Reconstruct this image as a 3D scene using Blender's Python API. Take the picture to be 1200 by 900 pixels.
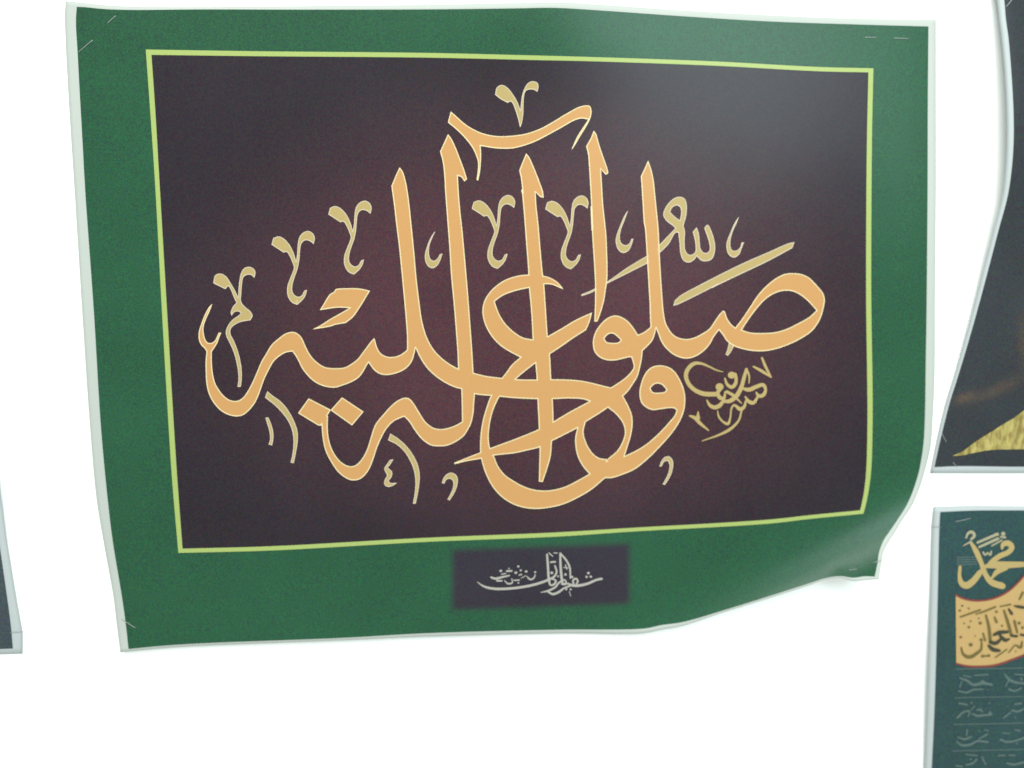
import bpy, math, random
from mathutils import Vector, Matrix, geometry
import numpy as np

for o in list(bpy.data.objects):
    bpy.data.objects.remove(o)
scene = bpy.context.scene
col = scene.collection
R = math.radians

# ------------------------------------------------------------------ camera
F_PX = 950.0                       # focal length for a 1200 px wide picture
DIST, EYE = 0.74, 1.60
ROT = (Matrix.Rotation(R(-5.0), 3, 'Z') @ Matrix.Rotation(R(90 - 7.0), 3, 'X')
       @ Matrix.Rotation(R(0.6), 3, 'Z'))
CAM = Vector((0.0, -DIST, EYE))
cd = bpy.data.cameras.new('camera')
cam = bpy.data.objects.new('camera', cd)
col.objects.link(cam)
cd.sensor_fit = 'HORIZONTAL'
cd.sensor_width = 36.0
cd.lens = 36.0 * F_PX / 1200.0
cd.clip_start, cd.clip_end = 0.01, 50
cam.matrix_world = Matrix.Translation(CAM) @ ROT.to_4x4()
scene.camera = cam
cd.dof.use_dof = True               # hand-held close shot, focus a touch short of the wall
cd.dof.focus_distance = 0.645
cd.dof.aperture_fstop = 3.6

# ------------------------------------------------------------------ light
w = bpy.data.worlds.new('World')
scene.world = w
w.use_nodes = True
bg = w.node_tree.nodes['Background']
bg.inputs[0].default_value = (0.92, 1.0, 0.97, 1)
bg.inputs[1].default_value = 1.0


def area(name, loc, target, sx, sy, power, colr):
    ld = bpy.data.lights.new(name, 'AREA')
    ld.shape = 'RECTANGLE'
    ld.size, ld.size_y, ld.energy, ld.color = sx, sy, power, colr
    lo = bpy.data.objects.new(name, ld)
    col.objects.link(lo)
    lo.location = loc
    lo.rotation_euler = (Vector(target) - Vector(loc)).to_track_quat('-Z', 'Y').to_euler()
    return lo


area('ceiling_light', (-0.15, -1.9, 3.45), (0.0, 0, 1.45), 2.4, 0.9, 84, (0.96, 1.0, 0.97))
area('lit_window', (0.78, -1.5, 2.20), (0.15, 0, 1.6), 0.62, 0.50, 13, (0.80, 0.98, 1.0))

vs = scene.view_settings
vs.view_transform = 'Standard'
vs.look = 'None'
vs.exposure = 0.0
vs.gamma = 1.0
vs.use_curve_mapping = False
scene.render.engine = 'CYCLES'


# ------------------------------------------------------------------ helpers
def at(px, py, h=0.0):
    """Survey of the wall: a point measured on the photograph, standing h metres off the wall."""
    d = ROT @ Vector(((px - 600) / F_PX, -(py - 450) / F_PX, -1.0))
    t = (-h - CAM.y) / d.y
    return CAM + d * t


def lin(c):
    return tuple(((v / 255) / 12.92 if v / 255 <= .04045 else ((v / 255 + .055) / 1.055) ** 2.4) for v in c)


def material(name, base, rough=0.4, spec=0.5, tone=None, grain=0.10, grain_scale=720., bump=0.0, gold=None, metallic=0.0):
    m = bpy.data.materials.new(name)
    m.use_nodes = True
    nt = m.node_tree
    N, L = nt.nodes, nt.links
    p = N['Principled BSDF']
    p.inputs['Roughness'].default_value = rough
    p.inputs['Specular IOR Level'].default_value = spec
    p.inputs['Metallic'].default_value = metallic
    tc = N.new('ShaderNodeTexCoord')
    rgb = N.new('ShaderNodeRGB')
    rgb.outputs[0].default_value = (*base, 1)
    c = rgb.outputs[0]
    if tone:
        a = N.new('ShaderNodeAttribute')
        a.attribute_name = 'tone'
        mx = N.new('ShaderNodeMix')
        mx.data_type = 'RGBA'
        L.new(a.outputs['Fac'], mx.inputs[0])
        L.new(c, mx.inputs[6])
        mx.inputs[7].default_value = (*tone, 1)
        c = mx.outputs[2]
    if gold:                                   # woven, mottled print
        n = N.new('ShaderNodeTexNoise')
        n.inputs['Scale'].default_value = 260
        n.inputs['Detail'].default_value = 6
        mp = N.new('ShaderNodeMapping')
        mp.inputs['Rotation'].default_value = (0, R(55), 0)
        mp.inputs['Scale'].default_value = (1.0, 1.0, .35)
        L.new(tc.outputs['Object'], mp.inputs['Vector'])
        L.new(mp.outputs[0], n.inputs['Vector'])
        r = N.new('ShaderNodeValToRGB')
        r.color_ramp.elements[0].position = .36
        r.color_ramp.elements[1].position = .66
        L.new(n.outputs[0], r.inputs[0])
        mx = N.new('ShaderNodeMix')
        mx.data_type = 'RGBA'
        L.new(r.outputs[0], mx.inputs[0])
        L.new(c, mx.inputs[6])
        mx.inputs[7].default_value = (*gold, 1)
        c = mx.outputs[2]
    if grain:
        n = N.new('ShaderNodeTexNoise')
        n.inputs['Scale'].default_value = grain_scale
        n.inputs['Detail'].default_value = 2
        n.inputs['Roughness'].default_value = .7
        L.new(tc.outputs['Object'], n.inputs['Vector'])
        n2 = N.new('ShaderNodeTexNoise')
        n2.inputs['Scale'].default_value = 9
        n2.inputs['Detail'].default_value = 4
        L.new(tc.outputs['Object'], n2.inputs['Vector'])
        ad = N.new('ShaderNodeVectorMath')          # speckle of the print, a little different per ink
        ad.operation = 'MULTIPLY_ADD'
        ad.inputs[1].default_value = (.25, .25, .25)
        L.new(n2.outputs[0], ad.inputs[0])
        L.new(n.outputs[1], ad.inputs[2])
        mr = N.new('ShaderNodeVectorMath')
        mr.operation = 'MULTIPLY_ADD'
        g = grain * 5.0
        mr.inputs[1].default_value = (g, g, g)
        mr.inputs[2].default_value = (1 - g * .625,) * 3
        L.new(ad.outputs[0], mr.inputs[0])
        mxm = N.new('ShaderNodeVectorMath')
        mxm.operation = 'MAXIMUM'
        mxm.inputs[1].default_value = (.1, .1, .1)
        L.new(mr.outputs[0], mxm.inputs[0])
        mul = N.new('ShaderNodeVectorMath')
        mul.operation = 'MULTIPLY'
        L.new(c, mul.inputs[0])
        L.new(mxm.outputs[0], mul.inputs[1])
        c = mul.outputs[0]
    L.new(c, p.inputs['Base Color'])
    if bump:
        n = N.new('ShaderNodeTexNoise')
        n.inputs['Scale'].default_value = 60
        n.inputs['Detail'].default_value = 8
        L.new(tc.outputs['Object'], n.inputs['Vector'])
        b = N.new('ShaderNodeBump')
        b.inputs['Strength'].default_value = bump
        b.inputs['Distance'].default_value = 0.004
        L.new(n.outputs[0], b.inputs['Height'])
        L.new(b.outputs[0], p.inputs['Normal'])
    return m


def obj(name, verts, faces, mat, parent=None, smooth=True, tone=None):
    me = bpy.data.meshes.new(name)
    me.from_pydata([tuple(v) for v in verts], [], faces)
    me.materials.append(mat)
    if tone is not None:
        a = me.attributes.new('tone', 'FLOAT', 'POINT')
        a.data.foreach_set('value', np.asarray(tone, dtype=np.float32))
    if smooth:
        me.polygons.foreach_set('use_smooth', [True] * len(me.polygons))
    o = bpy.data.objects.new(name, me)
    col.objects.link(o)
    if parent is not None:
        o.parent = parent
        o.matrix_parent_inverse = parent.matrix_world.inverted()
    return o


def tag(o, label, cat, group=None):
    o['label'] = label
    o['category'] = cat
    if group:
        o['group'] = group
    return o


def crom(pts, closed=False, step=2.0):
    """smooth curve through points"""
    pts = [np.array(p, float) for p in pts]
    n = len(pts)
    if n < 3 and not closed:
        return [tuple(p) for p in pts]
    out = []
    segs = n if closed else n - 1
    for i in range(segs):
        if closed:
            p0, p1, p2, p3 = (pts[(i + k - 1) % n] for k in range(4))
        else:
            p1, p2 = pts[i], pts[i + 1]
            p0 = pts[i - 1] if i > 0 else 2 * p1 - p2
            p3 = pts[i + 2] if i + 2 < n else 2 * p2 - p1
        d0 = max(np.linalg.norm((p1 - p0)[:2]), 1e-4) ** .5
        d1 = max(np.linalg.norm((p2 - p1)[:2]), 1e-4) ** .5
        d2 = max(np.linalg.norm((p3 - p2)[:2]), 1e-4) ** .5
        t1 = (p1 - p0) / d0 - (p2 - p0) / (d0 + d1) + (p2 - p1) / d1
        t2 = (p2 - p1) / d1 - (p3 - p1) / (d1 + d2) + (p3 - p2) / d2
        t1, t2 = t1 * d1, t2 * d1
        k = max(1, int(np.linalg.norm((p2 - p1)[:2]) / step))
        for j in range(k):
            t = j / k
            out.append(tuple((2*t**3 - 3*t*t + 1)*p1 + (t**3 - 2*t*t + t)*t1 + (-2*t**3 + 3*t*t)*p2 + (t**3 - t*t)*t2))
    if not closed:
        out.append(tuple(pts[-1]))
    return out


# tracing tiles: origin of an enlarged piece of the photograph and its enlargement
TILE = dict(A=(220, 220, 6), B=(220, 350, 6), C=(380, 180, 6), D=(380, 320, 6), E=(500, 80, 6), F=(540, 200, 6),
            G=(540, 320, 6), H=(540, 460, 6), I=(700, 200, 6), J=(700, 320, 6), K=(700, 420, 6), L=(800, 250, 6),
            M=(800, 380, 6), N=(300, 430, 6), O=(440, 440, 6), P=(660, 140, 6), Q=(795, 410, 7.5),
            R=(550, 635, 7.059), S=(1100, 600, 9), U=(1100, 690, 9), V=(1090, 770, 6.93), X=(0, 0, 1))


def trace(s, step=1.6, dx=0, dy=0):
    """'B 133,372* 127,440 ...' -> smooth closed outline; * marks a corner"""
    t = (0, 0, 1)
    pts, cor = [], []
    for tok in s.split():
        if tok in TILE:
            t = TILE[tok]
            continue
        c = tok.endswith('*')
        x, y = tok.rstrip('*').split(',')
        pts.append((t[0] + float(x) / t[2] + dx, t[1] + float(y) / t[2] + dy))
        cor.append(c)
    if not any(cor):
        return crom(pts, True, step)
    i0 = cor.index(True)
    pts = pts[i0:] + pts[:i0] + [pts[i0]]
    cor = cor[i0:] + cor[:i0] + [True]
    out, run = [], [pts[0]]
    for p, c in zip(pts[1:], cor[1:]):
        run.append(p)
        if c:
            out += crom(run, False, step)[:-1]
            run = [p]
    return out


def inside(poly, P):
    poly = np.array(poly)
    x, y = P[:, 0], P[:, 1]
    wn = np.zeros(len(P), int)
    x1, y1 = poly[:, 0], poly[:, 1]
    x2, y2 = np.roll(x1, -1), np.roll(y1, -1)
    for a, b, c, d in zip(x1, y1, x2, y2):
        cr = (c - a) * (y - b) - (x - a) * (d - b)
        wn += ((b <= y) & (d > y) & (cr > 0)).astype(int)
        wn -= ((b > y) & (d <= y) & (cr < 0)).astype(int)
    return wn != 0


def fill(shapes, grid=7.0):
    """union of outlines (each [outline, hole, ...]) -> verts, triangles, boundary edges"""
    verts, edges = [], []
    for sh in shapes:
        for ring in sh:
            b = len(verts)
            verts += [Vector(p[:2]) for p in ring]
            n = len(ring)
            edges += [(b + i, b + (i + 1) % n) for i in range(n)]
    if grid:
        A = np.array([v[:] for v in verts])
        lo, hi = A.min(0), A.max(0)
        g = []
        for j, yy in enumerate(np.arange(lo[1], hi[1], grid)):
            for xx in np.arange(lo[0] + (j % 2) * grid / 2, hi[0], grid):
                g.append((xx, yy))
        if g:
            G = np.array(g)
            k = np.zeros(len(G), bool)
            for sh in shapes:
                k |= inside(sh[0], G)
            verts += [Vector(p) for p in G[k]]
    r = geometry.delaunay_2d_cdt(verts, edges, [], 0, 1e-4, False)
    ov, of = r[0], r[2]
    V = np.array([v[:] for v in ov])
    T = np.array([f[:3] for f in of if len(f) == 3])
    Cn = V[T].mean(1)
    keep = np.zeros(len(T), bool)
    for sh in shapes:
        k = inside(sh[0], Cn)
        for hole in sh[1:]:
            k &= ~inside(hole, Cn)
        keep |= k
    T = T[keep]
    a = V[T[:, 1]] - V[T[:, 0]]
    b = V[T[:, 2]] - V[T[:, 0]]
    area2 = a[:, 0] * b[:, 1] - a[:, 1] * b[:, 0]
    T = T[np.abs(area2) > 1e-6]
    area2 = area2[np.abs(area2) > 1e-6]
    T[area2 > 0] = T[area2 > 0][:, ::-1]          # pixel y runs down: flip so normals face the room
    cnt = {}
    for f in T:
        for i in range(3):
            cnt[(f[i], f[(i + 1) % 3])] = 1
    bd = [e for e in cnt if (e[1], e[0]) not in cnt]
    return V, T, bd


def print_fill(name, shapes, hf, off, mat, parent, grid=7.0):
    V, T, bd = fill(shapes, grid)
    o = obj(name, [at(x, y, hf(x, y) + off) for x, y in V], [tuple(int(i) for i in t) for t in T], mat, parent)
    return o, V, bd


def outline(name, V, bd, hf, off, width, mat, parent):
    """thin pale edge printed inside the outline of the letters"""
    nxt, prv = {}, {}
    for a, b in bd:
        nxt[a], prv[b] = b, a
    vs_, fs, idx = [], [], {}
    for v in nxt:
        if v not in prv:
            continue
        p = V[v]
        d1 = p - V[prv[v]]
        d2 = V[nxt[v]] - p
        d1 = d1 / (np.linalg.norm(d1) + 1e-9)
        d2 = d2 / (np.linalg.norm(d2) + 1e-9)
        n1 = np.array([d1[1], -d1[0]])
        n2 = np.array([d2[1], -d2[0]])
        n = n1 + n2
        n = n / (np.linalg.norm(n) + 1e-9)
        n = n / max(.55, float(n @ n1))
        q = p + n * width
        q0 = p - n * 0.15
        idx[v] = len(vs_)
        vs_ += [at(q0[0], q0[1], hf(*p) + off + .00006), at(q[0], q[1], hf(*p) + off)]
    for a, b in bd:
        if a in idx and b in idx:
            i, j = idx[a], idx[b]
            fs.append((i, j, j + 1, i + 1))
    return obj(name, vs_, fs, mat, parent)


def ribbon(pts, tile=None, step=1.5, scale=1.0):
    """pen stroke: (x, y, half-width) -> outline points left / right"""
    if tile:
        t = TILE[tile]
        pts = [(t[0] + p[0] / t[2], t[1] + p[1] / t[2], p[2] / t[2] * scale) for p in pts]
    c = np.array(crom(pts, False, step)) if len(pts) > 2 else np.array(pts, float)
    if len(c) == 2:
        k = max(2, int(np.linalg.norm(c[1, :2] - c[0, :2]) / 2))
        c = np.array([c[0] + (c[1] - c[0]) * i / k for i in range(k + 1)])
    c[:, 2] = np.maximum(c[:, 2], .12)
    d = np.gradient(c[:, :2], axis=0)
    d /= np.linalg.norm(d, axis=1)[:, None] + 1e-9
    n = np.stack([d[:, 1], -d[:, 0]], 1)
    # rounded ends
    s, e = c[0], c[-1]
    c2 = np.vstack([[s[0] - d[0, 0] * s[2], s[1] - d[0, 1] * s[2], s[2] * .35], [s[0] - d[0, 0] * s[2] * .6, s[1] - d[0, 1] * s[2] * .6, s[2] * .8], c,
                    [e[0] + d[-1, 0] * e[2] * .6, e[1] + d[-1, 1] * e[2] * .6, e[2] * .8], [e[0] + d[-1, 0] * e[2], e[1] + d[-1, 1] * e[2], e[2] * .35]])
    n2 = np.vstack([n[:1], n[:1], n, n[-1:], n[-1:]])
    return c2[:, :2] + n2 * c2[:, 2:], c2[:, :2] - n2 * c2[:, 2:]


def print_strokes(name, strokes, hf, off, mat, parent, tile, scale=1.0, grow=0.0):
    vs_, fs = [], []
    for k, st in enumerate(strokes):
        z = off + k * .000006
        if len(st) == 1:                                        # a dot
            x, y, r = st[0]
            t = TILE[tile]
            x, y, r = t[0] + x / t[2], t[1] + y / t[2], r / t[2] * scale + grow
            b = len(vs_)
            for i in range(12):
                a = -i * math.tau / 12
                xx, yy = x + r * math.cos(a), y + r * .9 * math.sin(a)
                vs_.append(at(xx, yy, hf(xx, yy) + z))
            fs.append(tuple(range(b, b + 12)))
            continue
        if grow:
            st = [(p[0], p[1], p[2] + grow * TILE[tile][2]) for p in st]
        l, r = ribbon(st, tile, scale=scale)
        b = len(vs_)
        for p, q in zip(l, r):
            vs_ += [at(p[0], p[1], hf(*p) + z), at(q[0], q[1], hf(*q) + z)]
        fs += [(b + 2 * i, b + 2 * i + 1, b + 2 * i + 3, b + 2 * i + 2) for i in range(len(l) - 1)]
    return obj(name, vs_, fs, mat, parent)


def resample(curve, n):
    c = np.array(crom(curve, False, 3.0))
    s = np.concatenate([[0], np.cumsum(np.linalg.norm(np.diff(c, axis=0), axis=1))])
    u = np.linspace(0, s[-1], n)
    return np.stack([np.interp(u, s, c[:, 0]), np.interp(u, s, c[:, 1])], 1)


def coons(top, right, bottom, left, nu, nv):
    """grid of points between four edges (top/bottom run left to right, left/right run downwards)"""
    T, B, Lf, Rt = resample(top, nu), resample(bottom, nu), resample(left, nv), resample(right, nv)
    u = np.linspace(0, 1, nu)[None, :, None]
    v = np.linspace(0, 1, nv)[:, None, None]
    S = (1 - v) * T[None] + v * B[None] + (1 - u) * Lf[:, None] + u * Rt[:, None]
    S -= (1-u)*(1-v)*T[0] + u*(1-v)*T[-1] + (1-u)*v*B[0] + u*v*B[-1]
    return S


def quads(nu, nv, b=0):
    return [(b + j*nu + i, b + (j+1)*nu + i, b + (j+1)*nu + i + 1, b + j*nu + i + 1) for j in range(nv-1) for i in range(nu-1)]


def sheet(name, S, hf, mat, thick=.0004):
    """a sheet of paper with a front, a back and a rim"""
    nv, nu = S.shape[:2]
    P = S.reshape(-1, 2)
    n = len(P)
    vs_ = [at(x, y, hf(x, y)) for x, y in P] + [at(x, y, max(.0002, hf(x, y) - thick)) for x, y in P]
    fs = quads(nu, nv) + [tuple(reversed(f)) for f in quads(nu, nv, n)]
    loop = [i for i in range(nu)] + [j*nu + nu-1 for j in range(1, nv)] + [(nv-1)*nu + i for i in range(nu-2, -1, -1)] + [j*nu for j in range(nv-2, 0, -1)]
    for a, b in zip(loop, loop[1:] + loop[:1]):
        fs.append((a, b, b + n, a + n))
    return obj(name, vs_, fs, mat, smooth=True)


def print_grid(name, S, hf, off, mat, parent, tone=None):
    nv, nu = S.shape[:2]
    P = S.reshape(-1, 2)
    return obj(name, [at(x, y, hf(x, y) + off) for x, y in P], quads(nu, nv), mat, parent,
               tone=None if tone is None else [tone(x, y) for x, y in P])


def strip(name, inner, outer, hf, off, mat, parent):
    """band between two closed rings given as equal-length point lists"""
    n = len(inner)
    vs_ = [at(x, y, hf(x, y) + off) for x, y in inner] + [at(x, y, hf(x, y) + off) for x, y in outer]
    return obj(name, vs_, [(i, (i+1) % n, n + (i+1) % n, n + i) for i in range(n)], mat, parent)


def sstep(a, b, x):
    t = min(1, max(0, (x - a) / (b - a)))
    return t * t * (3 - 2 * t)


# ------------------------------------------------------------------ materials
M = {}
M['wall'] = material('wall_paint', (.92, .925, .905), rough=.8, spec=.15, grain=.01, grain_scale=60, bump=.04)
M['paper'] = material('poster_paper', (.350, .368, .338), rough=.5, spec=.25, grain=.02)
M['paper_cool'] = material('poster_paper_cool', (.345, .370, .370), rough=.5, spec=.25, grain=.02)
M['green'] = material('green_print', (.0125, .060, .029), rough=.31, spec=.18, tone=(.021, .017, .025), grain=.40)
M['dark'] = material('dark_print', (.0165, .0112, .0162), rough=.31, spec=.18, tone=(.051, .0185, .0245), grain=.55)
M['line'] = material('lime_line_print', (.265, .325, .100), rough=.31, spec=.18, grain=.05)
M['gold'] = material('gold_print', (.405, .212, .078), rough=.31, spec=.18, grain=.04)
M['khaki'] = material('pale_gold_print', (.325, .240, .098), rough=.31, spec=.18, grain=.06)
M['cream'] = material('cream_edge_print', (.60, .49, .29), rough=.31, spec=.18, grain=.05)
M['pale_edge'] = material('pale_edge_print', (.50, .42, .32), rough=.31, spec=.18, grain=.05)
M['vowel'] = material('vowel_print', (.27, .245, .16), rough=.31, spec=.18, grain=.06)
M['silver'] = material('silver_print', (.30, .28, .25), rough=.31, spec=.18, grain=.06)
M['steel'] = material('staple_steel', (.33, .335, .325), rough=.5, metallic=.6, grain=.05)

# ------------------------------------------------------------------ wall
c0, c1 = at(-420, -320), at(1640, 1240)
x0, x1, z0, z1 = c0.x - .1, c1.x + .1, c1.z - .1, c0.z + .1
nx, nz = 40, 30
gv = [(x0 + (x1-x0)*i/nx, 0, z0 + (z1-z0)*j/nz) for j in range(nz+1) for i in range(nx+1)]
gf = [(j*(nx+1)+i, j*(nx+1)+i+1, (j+1)*(nx+1)+i+1, (j+1)*(nx+1)+i) for j in range(nz) for i in range(nx)]
nb = len(gv)
gv += [(x0, .1, z0), (x1, .1, z0), (x1, .1, z1), (x0, .1, z1)]
gf += [(nb+3, nb+2, nb+1, nb)]
wall = obj('wall', gv, gf, M['wall'], smooth=False)
wall['kind'] = 'structure'


# ------------------------------------------------------------------ the large calligraphy poster
NC = Vector((-.45, -.89))
CORNER = Vector((1030, 668))


def h_main(x, y):
    h = .0012
    h += .006 * math.exp(-((x - 650) / 130) ** 2 - ((y - 5) / 90) ** 2)
    h += .005 * math.exp(-((x - 70) / 80) ** 2 - ((y - 420) / 190) ** 2)
    h += .004 * math.exp(-((x - 560) / 260) ** 2 - ((y - 760) / 120) ** 2)
    h += .003 * math.exp(-((x - 1100) / 60) ** 2 - ((y - 300) / 160) ** 2)
    s = (x - CORNER.x) * NC.x + (y - CORNER.y) * NC.y
    if s < 95:                                    # the lower corner curls off the wall
        h += .030 * ((95 - s) / 95) ** 2
    if y > 668:                                   # the loose lower edge stands off a little
        h += .004 * ((y - 668) / 92) ** 2 * (1 - sstep(430, 700, x))
    # small ripple where the lower edge is stapled
    h += .0010 * math.exp(-((x - 985) / 14) ** 2 - ((y - 678) / 14) ** 2)
    return h


top_o = [(77, 1), (100, 3.5), (140, 7), (200, 8), (300, 7.5), (400, 6.5), (500, 5.5), (600, 3.5), (660, 2.7), (700, 5), (800, 12), (900, 17.5), (1000, 21.5), (1097, 23)]
right_o = [(1097, 23), (1097, 120), (1097, 225), (1096, 350), (1095.5, 440), (1093, 495), (1091, 522), (1084, 552), (1077, 574), (1068, 594), (1057, 610), (1050, 622), (1042, 634), (1035, 648), (1033, 660), (1030, 679)]
bot_o = [(141, 764.5), (187, 760), (233, 757), (400, 750.5), (500, 746), (650, 742.3), (755, 742), (775, 738), (800, 733.5), (850, 717), (900, 701.5), (950, 685.5), (967, 679.5), (985, 677.5), (1000, 681), (1015, 680), (1030, 679)]
left_o = [(77, 1), (76, 15), (76.5, 40), (79.5, 100), (82.5, 150), (87.5, 225), (96, 360), (105.5, 500), (113, 583), (121, 633), (133, 700), (137, 733), (141, 764.5)]
top_g = [(90, 8), (100, 8.5), (120, 10.5), (150, 11.6), (240, 11), (350, 11.3), (500, 11), (600, 9.9), (650, 9.2), (700, 12), (800, 19), (900, 25), (1000, 28.5), (1088, 31)]
right_g = [(1088, 31), (1087.3, 120), (1087, 225), (1086, 350), (1085, 420), (1083.7, 495), (1082, 522), (1077.5, 550), (1074, 563), (1068, 580), (1062.5, 592), (1052.5, 608), (1043, 622), (1035.5, 633), (1030, 648), (1028.3, 660), (1025, 675.5)]
bot_g = [(150.6, 760.5), (187, 757), (233, 754), (400, 747.5), (500, 742), (650, 738), (755, 736.5), (775, 732.5), (800, 729), (850, 714.5), (900, 699), (950, 683), (967, 677.5), (985, 675), (1000, 677), (1013, 675.2), (1025, 675.5)]
left_g = [(90, 8), (89, 25), (91, 62), (93, 100), (96.5, 162), (100, 225), (110, 365), (118.3, 500), (126, 583), (132, 633), (143, 700), (147.6, 733), (150.6, 760.5)]
top_l = [(170.8, 58), (300, 60), (500, 62), (620, 64.8), (700, 67), (838, 72), (960, 78.5), (1023.5, 80)]
right_l = [(1023.5, 80), (1022, 150), (1021.3, 225), (1021, 350), (1022.3, 440), (1022.6, 490), (1021, 550), (1018, 575), (1015, 590), (1011.8, 602)]
bot_l = [(209, 648), (320, 645), (500, 635), (650, 629), (740, 623), (900, 613.7), (950, 608), (1011.8, 602)]
left_l = [(170.8, 58), (176, 130), (182, 220), (189.5, 360), (197.6, 500), (201.5, 560), (209, 648)]
top_i = [(177.5, 64.3), (300, 65.8), (500, 67.5), (620, 70.2), (700, 72), (838, 77), (960, 83.5), (1017.7, 84.8)]
right_i = [(1017.7, 84.8), (1016.2, 150), (1015.3, 225), (1015, 350), (1016.2, 440), (1016.6, 490), (1015.2, 550), (1012.7, 575), (1010.3, 588), (1008, 598)]
bot_i = [(213.9, 643), (320, 640), (500, 630.2), (650, 624), (740, 618.6), (900, 609), (950, 603.6), (1008, 598)]
left_i = [(177.5, 64.3), (182, 130), (187.3, 220), (195.5, 360), (203.8, 500), (207.7, 560), (213.9, 643)]

poster = sheet('calligraphy_poster', coons(top_o, right_o, bot_o, left_o, 220, 170), h_main, M['paper'])
tag(poster, 'large green bordered poster with gold calligraphy on a dark panel, its lower corner curling', 'poster')


def credit_tone(x, y):
    cx, cy = 634, 676
    ang = -.035
    dx, dy = x - cx, (y - cy) - ang * (x - cx)
    return (1 - sstep(98, 110, abs(dx))) * (1 - sstep(30, 41, abs(dy)))


def panel_tone(x, y):
    d = math.hypot((x - 620) / 470, (y - 375) / 310)
    return 1 - sstep(.25, 1.05, d)


print_grid('green_field', coons(top_g, right_g, bot_g, left_g, 300, 230), h_main, .00025, M['green'], poster, credit_tone)
Sp = coons(top_i, right_i, bot_i, left_i, 220, 150)
panel = print_grid('dark_panel', Sp, h_main, .0005, M['dark'], poster, panel_tone)


def ring(t, r, b, l, n=160):
    t, r, b, l = resample(t, n), resample(r, n), resample(b, n), resample(l, n)
    return np.vstack([t[:-1], r[:-1], b[::-1][:-1], l[::-1][:-1]])


ri = ring(top_i, right_i, bot_i, left_i)
ro = ring(top_l, right_l, bot_l, left_l)
strip('frame_line', ro, ri, h_main, .0006, M['line'], poster)

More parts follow.
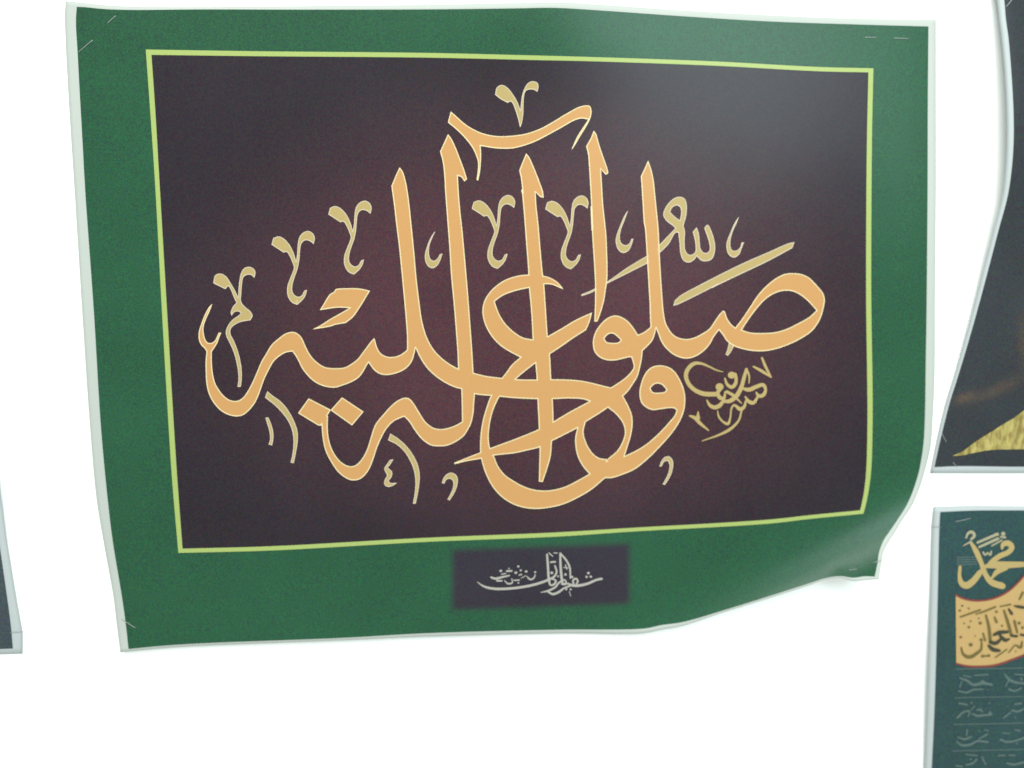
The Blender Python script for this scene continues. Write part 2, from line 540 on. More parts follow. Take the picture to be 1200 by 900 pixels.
# ---- the large lettering
LET = [
    # bowl on the far side, wave, tooth and first upright
    ["""B 133,372* 127,440 128,520 133,600 150,670 185,735 235,788 290,817 345,827 390,817 430,785 470,735 497,680 520,615 540,560
        570,500 605,440 650,400 690,378 735,370* 755,395 780,440 805,490 840,535 880,575 930,605 990,622 1040,624 D 110,795 180,770 240,735
        275,690 300,645 312,628* 330,655 355,685 395,710 440,716 490,708 550,685 590,655 615,620 632,570 642,525* 676,270* 650,60
        C 632,700 612,500 590,300 568,180 550,125 530,98* 510,140 473,228* 490,350 505,480 525,640 545,840 D 562,180 575,330 583,450 583,540*
        545,570 500,588 450,590 410,575 385,550 368,515 358,480 352,458* 330,480 300,520 270,560 240,600 190,640 140,665 80,670
        B 1020,490 960,480 900,440 860,395 830,340 800,275 770,245 735,234 690,245 640,280 590,325 550,390 520,440 490,510 455,590
        420,655 385,700 345,720 300,715 260,690 225,650 195,600 180,550 172,500 168,440 168,372*"""],
    ["""B 172,38* 150,60 120,115 95,180 78,240 80,290 95,325 120,350 133,372* 168,372* 190,340 208,310 220,275 235,240* 218,240* 205,270
        190,298 165,312 140,310 122,285 112,245 110,200 125,150 150,95"""],
    # second upright with the barbed head
    ["""E 150,465* 125,520 95,585* 110,640 120,700 128,800 C 850,250 865,450 880,650 D 893,20 910,200 925,380 938,560 943,670 960,815
        O 605,95 608,200 610,325* 655,360* 685,280 692,200 698,120 D 1048,700 1040,560 1025,350 1010,150 C 985,700 968,520 955,400
        945,280 938,155* 965,165 985,195* 1003,180* E 265,720 235,640 200,550 170,490"""],
    # cross bar
    ["""D 642,525* 665,575 690,620 730,675 790,730 850,770 920,803 968,815 G 100,850 215,862 275,868 380,878 540,885 640,885 H 760,40 860,46
        910,62* 1000,60* G 1065,808* 1000,793 950,780 860,760 760,750 640,748 530,750 400,748 290,738 180,725 90,703 D 940,672 840,610 770,540
        720,450 690,350 672,250*"""],
    # bowl under the dots and wave to the second upright
    ["""N 462,405* 470,500 490,590 530,670 580,740 640,785 685,797 735,785 785,735 820,660 850,570 880,500 920,430 970,380 1040,348*
        O 225,310 245,335 280,390 330,450 390,490 450,497 510,490 570,462 620,425 650,380 670,340 685,280 692,200 698,120* 605,95* 608,200 610,325*
        570,348 510,370 450,378 400,365 350,325 310,265 270,200 240,165 210,157 160,175 110,215 60,270 N 840,405 810,490 785,570 750,640
        710,685 670,700 620,685 570,640 530,570 510,500 503,420 505,345* 470,330*"""],
    ["N 370,222* 525,302* 455,413* 437,410* 297,325*"],
    ["N 605,215* 755,315* 675,410* 526,304*"],
    # round head of the first waw and its long tail
    ["""J 125,299 180,315 225,350 260,395 285,435* 330,415 375,380* 413,385* 400,440 385,475 350,515 318,545* 312,600 300,660 280,730 250,780
        215,830 180,865* H 1035,105* 960,155 880,205 820,248 750,285 640,340 550,385 470,405 380,425 225,443 O 745,583 640,602 558,622*
        553,615* 640,580 740,540 H 200,395 400,320 550,258 650,205 760,140 905,62* J 100,803* 180,750 230,705 257,660 250,625 240,592*
        G 1190,590 1150,598 1090,612 1030,612 975,590 940,550 930,480 945,420 980,365 1030,318""",
     "J 48,460* 75,430 105,424 135,440 165,470* 150,488 105,492 65,485"],
    ["K 180,265* 215,330 240,390 247,440 240,520 215,610 190,688* 100,780* H 1030,470* 1100,410 1140,340 1155,280 1140,215 1090,150 1035,105* 1100,40"],
    ["H 820,248* 805,330 820,440 860,520 905,572* 1000,590* 1030,470* 970,460 920,420 880,350 862,280 875,210* 860,190"],
    # tail of the ayn, great bowl and second waw
    ["""G 525,632* 450,690 390,742 H 275,25 250,70 225,130 203,220 195,320 205,390 235,455 260,515 310,580 360,615 430,655 500,680 570,690
        650,685 740,660 820,620 905,572* 1030,480* K 190,688* 280,645 350,600 430,530 500,455 545,400 558,365* 545,352 510,348 450,355
        390,362 345,345 310,310 297,250 305,190 330,120 370,70 430,50 500,62 545,95 580,150 605,210 617,280 610,360 580,440 520,530 440,620
        350,710 260,780 180,815 100,840 55,840* H 920,680 820,740 720,785 640,805 540,817 450,810 370,785 290,735 230,670 180,580 150,490
        138,420 140,300 155,200 180,110 212,25 G 290,738 320,700 360,645 420,592*""",
     "K 372,210* 395,185 425,175 455,185 487,220* 475,235 430,242 390,238"],
    # head and arm of the ayn
    ["""G 720,112* 680,65 630,35 580,20 480,12 400,20 310,50 250,90 200,140 165,200 153,270 165,340 190,400 230,460 280,510 340,550 420,592*
        525,632* 620,572* 700,520 800,450 880,400* 905,340 922,278* 800,335 700,395 612,445* 505,468* 440,455 380,420 320,365 275,300 250,240
        237,198* 300,155 400,120 485,102 585,78 640,80 690,100"""],
    # third and fourth uprights
    ["""E 700,600* 675,660 652,718* 665,780 675,880 F 430,130 445,300 460,500 475,700 G 480,100 490,200 500,330 507,470 525,632 535,750 540,885
        H 550,250 555,390 553,500 550,625* 575,628* 605,540 630,450 640,340 650,205 645,45 G 635,748 625,570 610,445 600,300 585,80
        F 575,720 560,560 545,380 530,240 525,150* 560,185* 582,190* 575,140 545,60 E 790,790 750,690 720,625"""],
    ["""P 215,80* 195,130 162,190* 175,240 182,320 190,450 198,600 205,780 F 918,250 925,450 938,650 945,800 G 945,200 940,340* 960,340*
        985,270 1005,200 1018,120 1028,50 F 1030,660 1028,600 1022,450 P 295,740 280,600 272,470 265,350* 300,388* 317,375* 305,330 280,260
        250,170 230,100"""],
    # fifth upright with the wave and the sad
    ["""P 597,290* 575,340 547,400* 552,470 560,600 570,740 I 335,400 350,620 358,750 J 362,100 368,200 372,320 375,380* 413,385* 430,430
        455,490 490,535 540,575 600,598 650,598 700,580 750,545 790,500 820,445 855,400* 880,430 910,475 960,512 M 430,175 500,187 580,187
        660,172 750,140 840,95 910,45 L 950,772 975,720 995,640 998,600 985,560 945,510 890,455 840,430 780,422 720,427 660,455 590,510 530,575
        480,650 420,740 370,805* 340,780 310,735 295,690 285,685* 260,710 225,760 190,810 J 740,425 680,455 630,465 570,455 530,430 500,390
        480,350 465,270 455,150 448,50 I 438,600 430,420 415,260 400,120 P 648,560 635,430 618,350""",
     "L 415,820* 460,750 520,670 580,605 640,565 700,545 770,547 830,575 885,620 942,683* 890,730 820,770 740,810 660,835 560,843 470,838"],
    # crown bow
    ["""E 170,305* 210,340 260,385 320,425 400,460 500,478 600,475 700,460 800,425 900,370 1000,310 1080,270 1145,265 1158,300 1150,350
        1120,410 1080,475 1045,535 1020,570* 1060,480 1105,410 1138,360* 1090,352 1040,365 950,415 850,470 750,520 660,550 600,563 500,563
        420,552 378,545* 382,600 380,660 375,720 362,788* 352,785* 360,720 362,660 345,605 320,555 270,490 210,430 150,380*"""],
    # hamza over the first word
    ["""D 320,125* 250,240 200,310 150,350* 80,362 B 1000,195 880,215* 930,190 1000,145 1080,100 1140,65* 1050,62 990,70 930,80* 955,40
        1000,-30 1030,-48 D 80,115 150,108 250,110"""],
]
shapes = [[trace(r) for r in sh] for sh in LET]
let, Vl, bl = print_fill('calligraphy', shapes, h_main, .0009, M['gold'], poster, 7.0)
outline('letter_edge', Vl, bl, h_main, .0010, .95, M['cream'], let)

# ---- the small marks between the letters
SWASH = """A 590,400* 602,355* 635,343 670,355 710,395 740,450 762,520* 770,470 775,400 785,350 810,318 845,305 875,318 892,350 885,395*
  865,378 840,368 815,373 797,395 788,450 783,510 770,575 750,630 735,685 735,730 750,755 775,768 800,760 820,725* 838,718* 828,755
  805,790 770,822* 735,808 710,775 700,740 703,690 720,640 740,590 748,560 735,520 715,475 695,450 675,455* 640,432"""
MARK = [trace(SWASH, dx=a, dy=b) for a, b in ((0, 0), (66.6, -35.5), (234.8, -42.2), (320.8, -41.6))]
MARK += [trace(s) for s in (
    """E 482,185* 495,135 530,118 570,140 610,190 640,245 660,300* 665,240 675,180 695,130 720,100 750,92 780,105 785,130 778,165* 755,150
       725,148 700,155 685,185 680,250 678,320 668,385 657,415* 650,380 630,310 605,245 590,232 570,242* 520,215""",
    """A 180,670* 195,615 230,605 270,625 300,670 330,720 355,775* 358,720 365,650 378,595 400,565 435,557 468,575 475,600 468,632* 445,612
       415,612 390,630 380,680 375,750 B 372,10 385,40 410,65 440,90 455,120 440,150* 365,165 320,190 300,215 300,250 320,290 345,350 365,420
       378,500 378,570 372,618* 352,620* 358,560 355,510 340,430 320,365 295,310 272,260 270,225 290,180 320,145 350,125 375,100 350,88 325,95
       310,118* 303,100 320,55 345,25 A 340,800 330,780 300,710 285,690 265,712* 220,690""",
    "C 780,545* 750,590 725,650 708,720 715,765 735,795 760,805 790,790 812,755 830,703* 812,710* 795,740 770,755 745,740 735,700 738,650 755,600",
    "I 215,280* 190,320 160,390 138,450 130,490 140,540 165,572 190,577 220,560 240,520 253,480* 240,480* 228,510 205,525 180,520 160,495 158,450 170,400 190,350",
    "L 395,25* 365,70 335,140 312,200 310,250 325,290 360,310 395,290 412,250 430,205* 415,205* 405,240 380,262 350,262 335,235 335,190 350,130 375,75",
    "N 80,172* 120,205 180,250 235,320 270,390 290,450 292,520 280,600 265,675* 245,672* 258,610 265,530 258,460 235,395 195,335 140,275 65,215*",
    "N 85,355* 105,400 120,460 120,510 112,550* 90,545* 100,510 95,450 80,400 68,358*",
    "N 945,470* 1000,505 1060,560 1110,630 1140,700 1150,770 1140,870 1122,960* 1105,960* 1118,880 1122,800 1112,730 1085,660 1040,590 990,545 930,515*",
    "N 965,650* 938,692 925,705 957,740 948,780 932,800 940,815 990,815* 960,835 925,842 903,825 908,790 922,765 903,715 918,690 942,655*",
    "O 468,755* 480,720 510,690 540,685 570,705 578,745 565,800 545,840 520,878* 508,870* 530,830 548,780 545,740 525,725 500,730 482,760*",
    "K 438,760* 450,725 475,695 505,690 528,715 532,755 520,810 500,850 475,888* 460,885* 485,840 505,790 508,745 495,720 470,725 452,757*",
    "J 925,490* 962,508* 940,550 918,580* 903,572* 918,530",
    "L 785,203* 770,243* 600,335 400,430 200,525 J 850,78 750,130 650,180 560,222 535,228* 548,190* 590,155 700,95 800,43 L 300,412 450,340 600,275 745,212",
    "I 362,592* 280,640 200,690 130,740 62,787* 68,793* 150,752 250,702 362,645*",
    "F 952,826* 900,850 848,872* 850,880* 905,862 952,840*",
)]
MARKS = [[m] for m in MARK]
MARKS.append([trace("""I 585,185 550,190 510,220 475,270 465,315 490,355 530,385 550,405* 425,535* 425,590* 500,515 550,435 570,435* 580,520 585,580
  605,630 640,645 675,630 700,600* 730,630 770,635 805,620 825,570 825,510 810,450 785,390 775,380* 755,400 770,450 788,510 790,560 770,580
  745,575 725,550 718,500 712,440 698,400* 672,430* 685,480 692,530 690,570 670,590 640,590 618,560 612,500 615,430 605,385* 625,310 627,240 615,200"""),
    trace("I 510,290* 530,255 560,243 585,260 590,300 580,350* 545,325")])
for sh in MARKS:
    mk, Vm, bm_ = print_fill('ornament_mark', [sh], h_main, .0008, M['khaki'], poster, 0)
    outline('mark_edge', Vm, bm_, h_main, .00086, .65, M['pale_edge'], mk)

# ---- the calligrapher's signature and the year beside the last letter
SIG = [
    [(392, 193, 3), (340, 180, 6), (270, 147, 8), (200, 120, 11), (140, 120, 16), (90, 160, 18), (66, 220, 18), (85, 290, 18), (140, 350, 18), (220, 385, 20), (330, 390, 20)],
    [(468, 222, 34)], [(500, 215, 14), (508, 260, 14), (500, 300, 16), (470, 328, 16), (430, 305, 13), (408, 250, 7)],
    [(362, 325, 36)], [(365, 345, 18), (345, 380, 16), (365, 420, 18), (400, 425, 14), (410, 370, 7)],
    [(250, 440, 5), (275, 485, 14), (320, 506, 18), (368, 485, 18), (392, 455, 14), (450, 450, 18), (510, 405, 20), (552, 330, 18), (578, 240, 16), (598, 170, 12)],
    [(598, 168, 10), (622, 230, 8), (620, 292, 5)],
    [(560, 338, 10), (620, 350, 18), (690, 322, 17), (745, 308, 16), (766, 350, 13), (745, 398, 17), (705, 405, 15), (685, 375, 8)],
    [(588, 412, 7), (620, 455, 16), (660, 465, 16), (690, 425, 11), (705, 395, 8)],
    [(425, 368, 13), (480, 398, 13), (520, 435, 9), (556, 470, 4)],
    [(345, 535, 4), (352, 580, 8), (390, 630, 9), (435, 650, 13), (455, 600, 8), (468, 510, 8), (490, 485, 10), (545, 522, 17), (578, 500, 14), (592, 450, 8)],
    [(555, 535, 8), (530, 620, 9), (450, 700, 13), (350, 750, 9), (210, 800, 4)],
    [(735, 72, 9), (765, 145, 12), (815, 240, 6)], [(660, 147, 8), (735, 188, 13), (812, 238, 7)],
    [(100, 580, 8), (150, 600, 17), (185, 640, 15), (265, 708, 6)], [(173, 545, 6), (172, 600, 18)],
]
print_strokes('signature', SIG, h_main, .0008, M['khaki'], poster, 'Q', 1.0)

# ---- the silver credit line
CRED = [
    [(66, 332, 3), (120, 368, 9), (200, 387, 12), (300, 388, 12), (430, 375, 12), (550, 350, 12), (650, 315, 11), (705, 285, 10), (722, 245, 9), (708, 198, 8)],
    [(643, 105, 9), (650, 200, 11), (658, 310, 11), (672, 358, 9), (705, 348, 10), (716, 320, 9), (690, 308, 8)],
    [(682, 256, 15)], [(672, 168, 8), (710, 165, 9)],
    [(752, 95, 9), (755, 200, 11), (764, 300, 12), (775, 352, 10), (805, 345, 9)],
    [(755, 98, 9), (800, 150, 9), (830, 210, 9), (836, 300, 7)],
    [(1095, 305, 11), (1050, 315, 11), (980, 345, 12), (900, 362, 13), (850, 360, 12), (815, 345, 9)],
    [(862, 352, 8), (858, 318, 9), (882, 303, 10), (898, 325, 9), (885, 350, 8)],
    [(985, 258, 14)], [(970, 290, 13)], [(1005, 288, 13)], [(850, 290, 13)], [(795, 270, 13)], [(735, 285, 10)],
    [(590, 418, 3), (650, 405, 9), (710, 375, 10), (745, 335, 9), (790, 315, 8), (800, 340, 8), (765, 350, 8)],
    [(650, 412, 8), (690, 432, 11), (740, 415, 11), (780, 385, 9), (830, 365, 9)],
    [(802, 392, 11)], [(838, 393, 11)], [(828, 412, 4), (838, 450, 3)], [(660, 92, 6), (690, 120, 5)], [(700, 92, 5), (728, 92, 5)],
    [(795, 190, 5), (805, 225, 6)], [(780, 210, 4), (815, 215, 4)],
    [(180, 293, 9), (215, 304, 11), (270, 292, 10), (330, 278, 7)], [(260, 240, 14)], [(310, 242, 9), (350, 240, 9)], [(328, 220, 8)],
    [(405, 203, 12)], [(425, 236, 11)], [(385, 255, 14)], [(470, 245, 13)], [(545, 250, 11)], [(230, 322, 9), (268, 322, 8)],
    [(290, 320, 4), (320, 346, 8), (355, 338, 7), (352, 305, 5)], [(370, 318, 6), (412, 316, 7)], [(405, 340, 9)],
    [(475, 285, 5), (505, 311, 9), (535, 298, 7), (545, 270, 5)], [(410, 275, 5), (430, 270, 8)], [(265, 268, 5), (300, 262, 6)],
    [(430, 300, 4), (465, 280, 4)],
]
print_strokes('credit_lettering', CRED, h_main, .0006, M['silver'], poster, 'R', .84)


# ------------------------------------------------------------------ the dark poster with a golden woven shape
def h_dark(x, y):
    h = .0012 + .007 * math.exp(-((x - 1205) / 70) ** 2 - ((y - 150) / 130) ** 2)
    h += .006 * sstep(1090, 1190, x) * sstep(560, 440, y) * (1 - sstep(1350, 1480, x)) * sstep(-230, -120, y)
    return h


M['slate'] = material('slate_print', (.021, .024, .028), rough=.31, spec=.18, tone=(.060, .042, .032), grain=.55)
M['weave'] = material('golden_weave_print', (.17, .125, .035), rough=.31, spec=.18, grain=.15, gold=(.36, .30, .10))
d_left_o = [(1128, -250), (1140, -150), (1156, -60), (1168, 0), (1170.5, 22), (1173.3, 44), (1177.5, 89), (1179.6, 133), (1179.6, 167), (1178, 200), (1174.5, 230), (1164.5, 269), (1153, 313), (1141.5, 358), (1129.5, 402), (1117, 445), (1109, 470), (1102.5, 495), (1097, 520), (1090, 554.5)]
d_left_i = [(1139, -240), (1150, -150), (1166, -60), (1177, 0), (1179, 22), (1182, 44), (1185.7, 89), (1188, 133), (1188, 167), (1185.6, 200), (1181, 230), (1170.5, 269), (1159, 313), (1147, 358), (1134.5, 402), (1121.5, 445), (1113.5, 470), (1107, 495), (1101, 520), (1095, 547.5)]
dp = sheet('dark_poster', coons([(1128, -250), (1300, -256), (1580, -250)], [(1580, -250), (1572, 150), (1555, 553)], [(1090, 554.5), (1200, 554.5), (1350, 553), (1555, 553)], d_left_o, 70, 130), h_dark, M['paper_cool'])
tag(dp, 'black poster with bowed white edge and a golden woven shape along its bottom', 'poster')


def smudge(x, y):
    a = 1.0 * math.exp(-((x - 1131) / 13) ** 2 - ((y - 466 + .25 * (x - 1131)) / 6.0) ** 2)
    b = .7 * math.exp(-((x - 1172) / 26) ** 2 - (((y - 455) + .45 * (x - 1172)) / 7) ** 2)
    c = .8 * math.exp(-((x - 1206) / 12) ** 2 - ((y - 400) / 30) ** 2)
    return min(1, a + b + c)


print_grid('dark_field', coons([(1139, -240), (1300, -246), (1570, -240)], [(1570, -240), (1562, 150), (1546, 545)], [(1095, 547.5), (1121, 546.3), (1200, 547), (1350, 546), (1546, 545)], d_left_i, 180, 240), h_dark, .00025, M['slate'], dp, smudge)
print_fill('golden_shape', [[trace('X 1116,534* 1128,529 1140,520 1152,512 1165,504 1176,497 1186,491 1200,481 1215,470 1240,458 1290,452 1340,470 1380,500 1400,524* 1300,526 1200,526.5 1160,527.5 1140,531 1125,534', 3)]], h_dark, .0006, M['weave'], dp, 6)


# ------------------------------------------------------------------ the green poster with a golden banner
def h_ban(x, y):
    return .0012 + .004 * math.exp(-((x - 1080) / 50) ** 2 - ((y - 800) / 110) ** 2)


M['teal'] = material('dark_teal_print', (.017, .045, .046), rough=.31, spec=.18, grain=.55)
M['banner'] = material('banner_gold_print', (.38, .248, .100), rough=.31, spec=.18, grain=.08)
M['maroon'] = material('maroon_edge_print', (.16, .035, .03), rough=.31, spec=.18, grain=.1)
M['olive'] = material('olive_ink_print', (.115, .085, .025), rough=.31, spec=.18, grain=.1)
M['olive_dark'] = material('dark_ink_print', (.035, .035, .022), rough=.31, spec=.18, grain=.1)
M['grey_ink'] = material('grey_ink_print', (.070, .105, .098), rough=.31, spec=.18, grain=.15)
bp = sheet('names_poster', coons([(1094, 594), (1140, 592.5), (1200, 593), (1500, 590)], [(1500, 590), (1495, 850), (1485, 1130)], [(1070, 1140), (1250, 1136), (1485, 1130)],
                                [(1094, 594), (1092, 617), (1090, 700), (1087, 793), (1083, 900), (1070, 1140)], 60, 80), h_ban, M['paper_cool'])
tag(bp, 'dark green poster with golden lettering, a gold banner and ruled rows of names', 'poster')
print_grid('green_field', coons([(1102, 600), (1140, 598.3), (1200, 598), (1492, 596)], [(1492, 596), (1487, 850), (1477, 1122)], [(1080, 1132), (1250, 1128), (1477, 1122)],
                               [(1102, 600), (1101, 617), (1098.5, 722), (1095.3, 829), (1092, 900), (1080, 1132)], 120, 160), h_ban, .00025, M['teal'], bp)
BAN = "U 180,70* 250,105 350,128 450,130 550,115 650,80 750,20 S 820,765 890,690 960,600 1040,480 1200,300* 1350,300* 1500,600 U 1350,330* 1200,560 1050,640 900,695 750,752 600,800 450,815 300,812 185,785*"
ban = trace(BAN, 2)
bo, Vb, bb = print_fill('gold_banner', [[ban]], h_ban, .0006, M['banner'], bp, 6)
for edge in ([(180, 64, 9), (250, 99, 10), (350, 122, 10), (450, 124, 10), (550, 109, 10), (650, 74, 10), (750, 14, 10), (820, -50, 10), (890, -125, 10), (960, -215, 10)],
             [(185, 788, 8), (300, 816, 11), (450, 820, 11), (600, 805, 11), (750, 757, 11), (900, 700, 11), (1050, 645, 10)]):
    print_strokes('banner_edge', [edge], h_ban, .0008, M['maroon'], bo, 'U')
BTXT = [
    [(230, 297, 9), (330, 262, 10), (440, 222, 9)], [(395, 268, 7), (500, 232, 10), (600, 190, 10)], [(650, 187, 7), (760, 165, 9)],
    [(500, 280, 11), (530, 400, 16), (545, 540, 17)], [(690, 230, 11), (730, 350, 16), (768, 490, 17)],
    [(800, 340, 13), (830, 460, 11)], [(240, 620, 8), (255, 680, 13), (290, 712, 18), (340, 718, 19), (400, 682, 17), (448, 640, 13), (455, 560, 9)],
    [(340, 590, 22)], [(450, 538, 18)], [(470, 470, 9), (492, 545, 11)], [(465, 710, 18)], [(530, 705, 17)], [(460, 712, 9), (535, 705, 9)],
    [(250, 180, 12)], [(225, 230, 14)], [(310, 205, 6), (325, 210, 7)], [(320, 405, 15)], [(270, 365, 9)], [(440, 362, 18)], [(425, 312, 9)], [(340, 342, 10)],
    [(610, 242, 15)], [(592, 300, 9), (612, 350, 13)], [(670, 390, 12)], [(235, 510, 14)], [(385, 498, 8)], [(850, 362, 18)], [(888, 410, 16)],
    [(600, 725, 6), (720, 640, 7)], [(740, 672, 6), (805, 595, 7)], [(820, 595, 9), (865, 622, 13), (882, 560, 9)], [(855, 110, 9), (890, 40, 12)], [(815, 660, 8)],
]
print_strokes('banner_lettering', BTXT, h_ban, .0010, M['olive'], bo, 'U')
BTX2 = [
    [(585, 485, 14), (640, 462, 20), (725, 455, 16)], [(640, 480, 10), (665, 510, 16), (705, 542, 19), (745, 530, 10)], [(548, 562, 18), (600, 575, 20), (645, 545, 15), (670, 510, 12)],
    [(530, 600, 13), (575, 640, 22), (640, 652, 15)], [(770, 495, 12), (825, 500, 14)], [(742, 215, 10), (772, 262, 15)], [(800, 180, 7), (850, 190, 15), (905, 198, 13)], [(870, 485, 12), (905, 490, 12)],
]
print_strokes('banner_lettering', BTX2, h_ban, .0013, M['olive_dark'], bo, 'U')
NAME = [
    [(345, 330, 16), (395, 415, 28), (450, 540, 25), (500, 670, 27), (560, 742, 33), (670, 780, 34)],
    [(225, 580, 16), (220, 680, 20), (242, 752, 30), (290, 775, 36), (360, 732, 34), (440, 635, 28), (480, 600, 18)],
    [(668, 385, 12), (680, 342, 26), (735, 330, 30), (772, 372, 28), (740, 420, 27), (650, 462, 28), (560, 525, 25), (505, 580, 14)],
    [(500, 572, 20), (600, 560, 36), (720, 558, 36), (890, 552, 28)], [(710, 590, 24), (620, 628, 28), (562, 695, 12)],
]
print_strokes('name_lettering', NAME, h_ban, .0006, M['khaki'], bp, 'S')
VOW = [
    [(410, 322, 15), (620, 232, 18)], [(430, 368, 15), (625, 282, 18)], [(560, 357, 9), (665, 298, 11)], [(290, 270, 12), (310, 225, 16), (350, 210, 20), (378, 250, 18), (345, 285, 16)],
    [(260, 355, 6), (340, 312, 12)], [(680, 230, 28)], [(655, 262, 12), (700, 268, 14)], [(470, 425, 12), (490, 455, 12), (515, 430, 12), (545, 455, 12), (555, 415, 10)], [(600, 232, 12), (625, 245, 10)],
]
print_strokes('vowel_marks', VOW, h_ban, .0008, M['vowel'], bp, 'S', .85)
BOX = [[(195, y, 5), (400, y - 6, 5)] for y in (480, 505, 530, 555)]
print_strokes('fine_print', BOX, h_ban, .0006, M['grey_ink'], bp, 'S')
for ya, yb in ((98, 52), (330, 282), (547, 498), (762, 705)):
    print_strokes('rule_line', [[(208 - (ya - 98) * .04, ya, 3.6), (762, ya - (ya - yb) * .22, 3.6), (2600, yb, 3.6)]], h_ban, .0006, M['grey_ink'], bp, 'V', 1.0)
ROWS = [
    [(240, 170, 6), (300, 192, 10), (350, 225, 11), (430, 212, 13), (500, 225, 10)], [(270, 150, 5), (330, 162, 6)], [(360, 148, 6), (470, 142, 6)], [(230, 275, 6), (300, 287, 8), (350, 265, 8), (430, 262, 6)], [(425, 200, 17)], [(255, 200, 5), (240, 245, 6)], [(470, 265, 6)],
    [(605, 140, 7), (640, 180, 11), (690, 205, 10), (780, 215, 9)], [(640, 262, 9), (690, 275, 8), (740, 250, 7)], [(690, 140, 6), (780, 145, 6)], [(640, 185, 6), (615, 235, 6)], [(745, 185, 9), (735, 170, 6)],
    [(222, 492, 10), (268, 448, 9), (320, 440, 7), (308, 482, 6)], [(340, 460, 6), (385, 477, 10), (440, 472, 10), (497, 465, 9)], [(380, 430, 6), (405, 425, 10), (425, 445, 6)], [(235, 375, 8), (300, 387, 7)], [(335, 372, 10)], [(360, 400, 5), (335, 425, 5)], [(480, 375, 8)], [(485, 450, 12)],
    [(595, 495, 6), (650, 452, 8)], [(665, 432, 9), (715, 442, 9), (760, 420, 7)], [(690, 382, 8), (740, 375, 8)], [(620, 400, 6)], [(690, 490, 8)],
    [(215, 685, 6), (255, 715, 10), (320, 712, 10), (385, 682, 9), (465, 690, 10)], [(225, 650, 6), (280, 667, 9), (332, 648, 8)], [(395, 665, 6), (460, 628, 9)], [(300, 592, 8), (295, 640, 6)], [(400, 600, 7)], [(440, 590, 5), (470, 600, 6)],
    [(570, 670, 9), (620, 688, 9), (690, 680, 9), (780, 648, 9)], [(590, 615, 6), (640, 620, 6)], [(705, 700, 9)], [(690, 590, 7), (730, 600, 7)],
    [(295, 875, 8), (345, 862, 9), (375, 832, 8)], [(330, 830, 10)], [(210, 880, 7), (260, 890, 7)], [(290, 790, 6), (380, 800, 6)], [(420, 810, 7), (450, 870, 7)],
    [(555, 800, 7), (605, 798, 7)], [(625, 862, 9), (680, 872, 9), (780, 848, 9)], [(640, 795, 6), (690, 800, 6)],
]
print_strokes('name_rows', ROWS, h_ban, .0006, M['grey_ink'], bp, 'V', 1.0)


# ------------------------------------------------------------------ the poster whose corner stands beside the calligraphy
def h_side(x, y):
    return .0012 + .006 * math.exp(-((x + 20) / 50) ** 2 - ((y - 480) / 120) ** 2)


M['slate2'] = material('blue_slate_print', (.034, .046, .053), rough=.31, spec=.18, grain=.55)
sp = sheet('slate_poster', coons([(-420, 330), (-200, 330), (-32, 336)], [(-32, 336), (-18, 470), (0, 573), (8, 633), (13.5, 667), (19, 700), (24, 728), (26.3, 742), (26.3, 766)],
                                [(-400, 782), (-100, 770), (26.3, 766)], [(-420, 330), (-400, 782)], 70, 60), h_side, M['paper_cool'])
tag(sp, 'slate grey poster with white margin, only its lower corner beside the green poster', 'poster')
print_grid('slate_field', coons([(-408, 340), (-200, 340), (-44, 346)], [(-44, 346), (-30, 470), (-9, 580), (-1, 636), (3.5, 667), (8.2, 700), (12.6, 733), (15, 760)],
                               [(-390, 775), (-100, 764), (15, 760)], [(-408, 340), (-390, 775)], 70, 60), h_side, .00025, M['slate2'], sp)


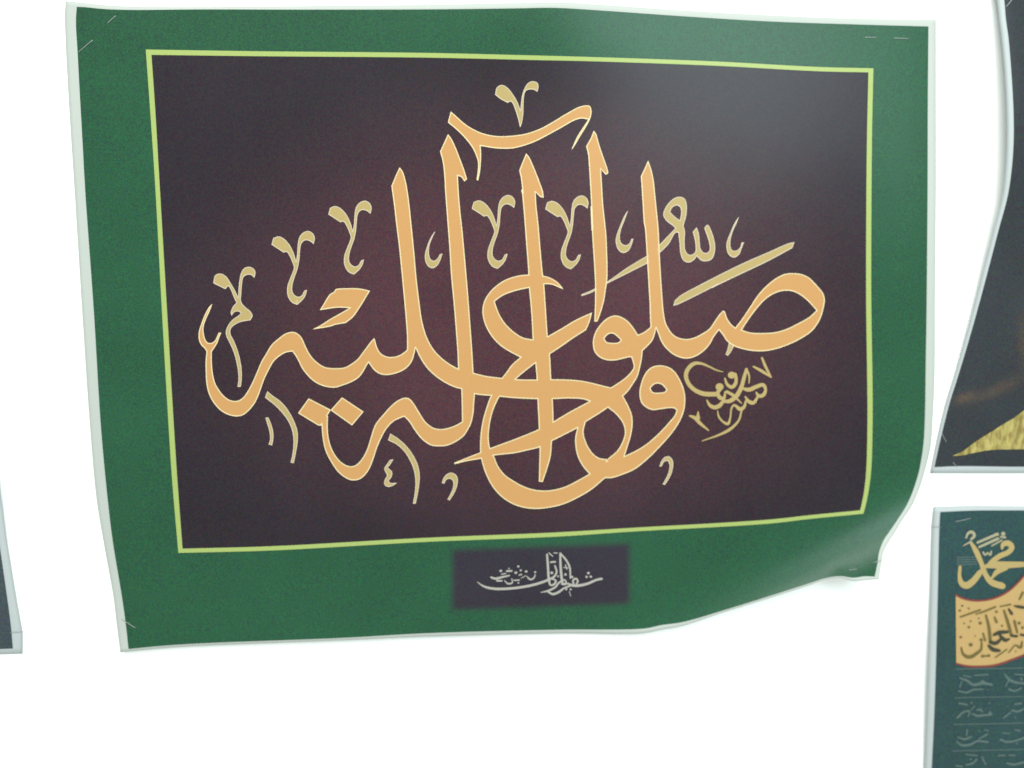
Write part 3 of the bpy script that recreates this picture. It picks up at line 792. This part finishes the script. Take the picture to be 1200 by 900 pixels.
# ------------------------------------------------------------------ staples
def staple(a, b, hf, label, w_=.00026, bow=.0002, leg=True):
    """bent wire: two legs through the paper into the wall and a crown lying on it"""
    n = 10
    A, B = at(*a, hf(*a)), at(*b, hf(*b))
    path = [Vector((A.x, .0005 if leg else A.y + .003, A.z))]
    for i in range(n + 1):
        t = i / n
        x, y = a[0] + (b[0]-a[0])*t, a[1] + (b[1]-a[1])*t
        path.append(at(x, y, hf(x, y) + .0004 + bow * min(1, 4 * t * (1 - t) * 2)))
    path.append(Vector((B.x, .0005 if leg else B.y + .003, B.z)))
    vs_, fs = [], []
    for i, p in enumerate(path):
        d = (path[min(i + 1, len(path)-1)] - path[max(i - 1, 0)]).normalized()
        u = d.cross(Vector((0, 1, 0)))
        u = u.normalized() if u.length > 1e-4 else Vector((0, 0, 1))
        v = d.cross(u).normalized()
        for k in range(6):
            an = k * math.tau / 6
            vs_.append(p + (u * math.cos(an) + v * math.sin(an)) * w_)
    for i in range(len(path) - 1):
        for k in range(6):
            fs.append((i*6+k, i*6+(k+1) % 6, (i+1)*6+(k+1) % 6, (i+1)*6+k))
    fs += [tuple(range(5, -1, -1)), tuple(range((len(path)-1)*6, len(path)*6))]
    o = obj('staple', vs_, fs, M['steel'])
    return tag(o, label, 'staple', 'staples holding the posters')


staple((126, 27), (135.5, 18.5), h_main, 'short slanted staple near the top edge in upper left corner of green calligraphy poster')
staple((92, 61), (108.5, 47), h_main, 'long slanted staple at the left margin in upper left corner of green calligraphy poster')
staple((1014, 43.5), (1026.5, 44), h_main, 'faint horizontal staple farther from upper right corner of green calligraphy poster')
staple((1048, 44.5), (1065, 45.3), h_main, 'bright horizontal staple closest to upper right corner of green calligraphy poster')
staple((1022, 660), (1043, 653.5), h_main, 'staple sticking out past the edge of the curled poster corner', bow=.001, leg=False)
staple((995, 668), (1004, 667), h_main, 'tiny staple in the green near the curled poster corner', leg=False)
staple((143, 726), (159, 736), h_main, 'slanted staple across margin in lower left corner of green calligraphy poster')
staple((1120, 611.5), (1137, 607.5), h_ban, 'short staple above the golden name on the dark green names poster')
staple((1091, 617), (1102.5, 617.5), h_ban, 'staple crossing the white margin of the dark green names poster')
staple((1179, 8), (1188, -3), h_dark, 'slanted staple high on the bowed margin of the black poster')
staple((1104, 509), (1109, 518), h_dark, 'slanted staple beside golden tip on the black poster')
staple((1117, 542), (1121, 547), h_dark, 'tiny staple at the bottom margin of the black poster')
staple((12, 741), (26.5, 740.5), h_side, 'staple crossing the white margin of the slate grey poster')
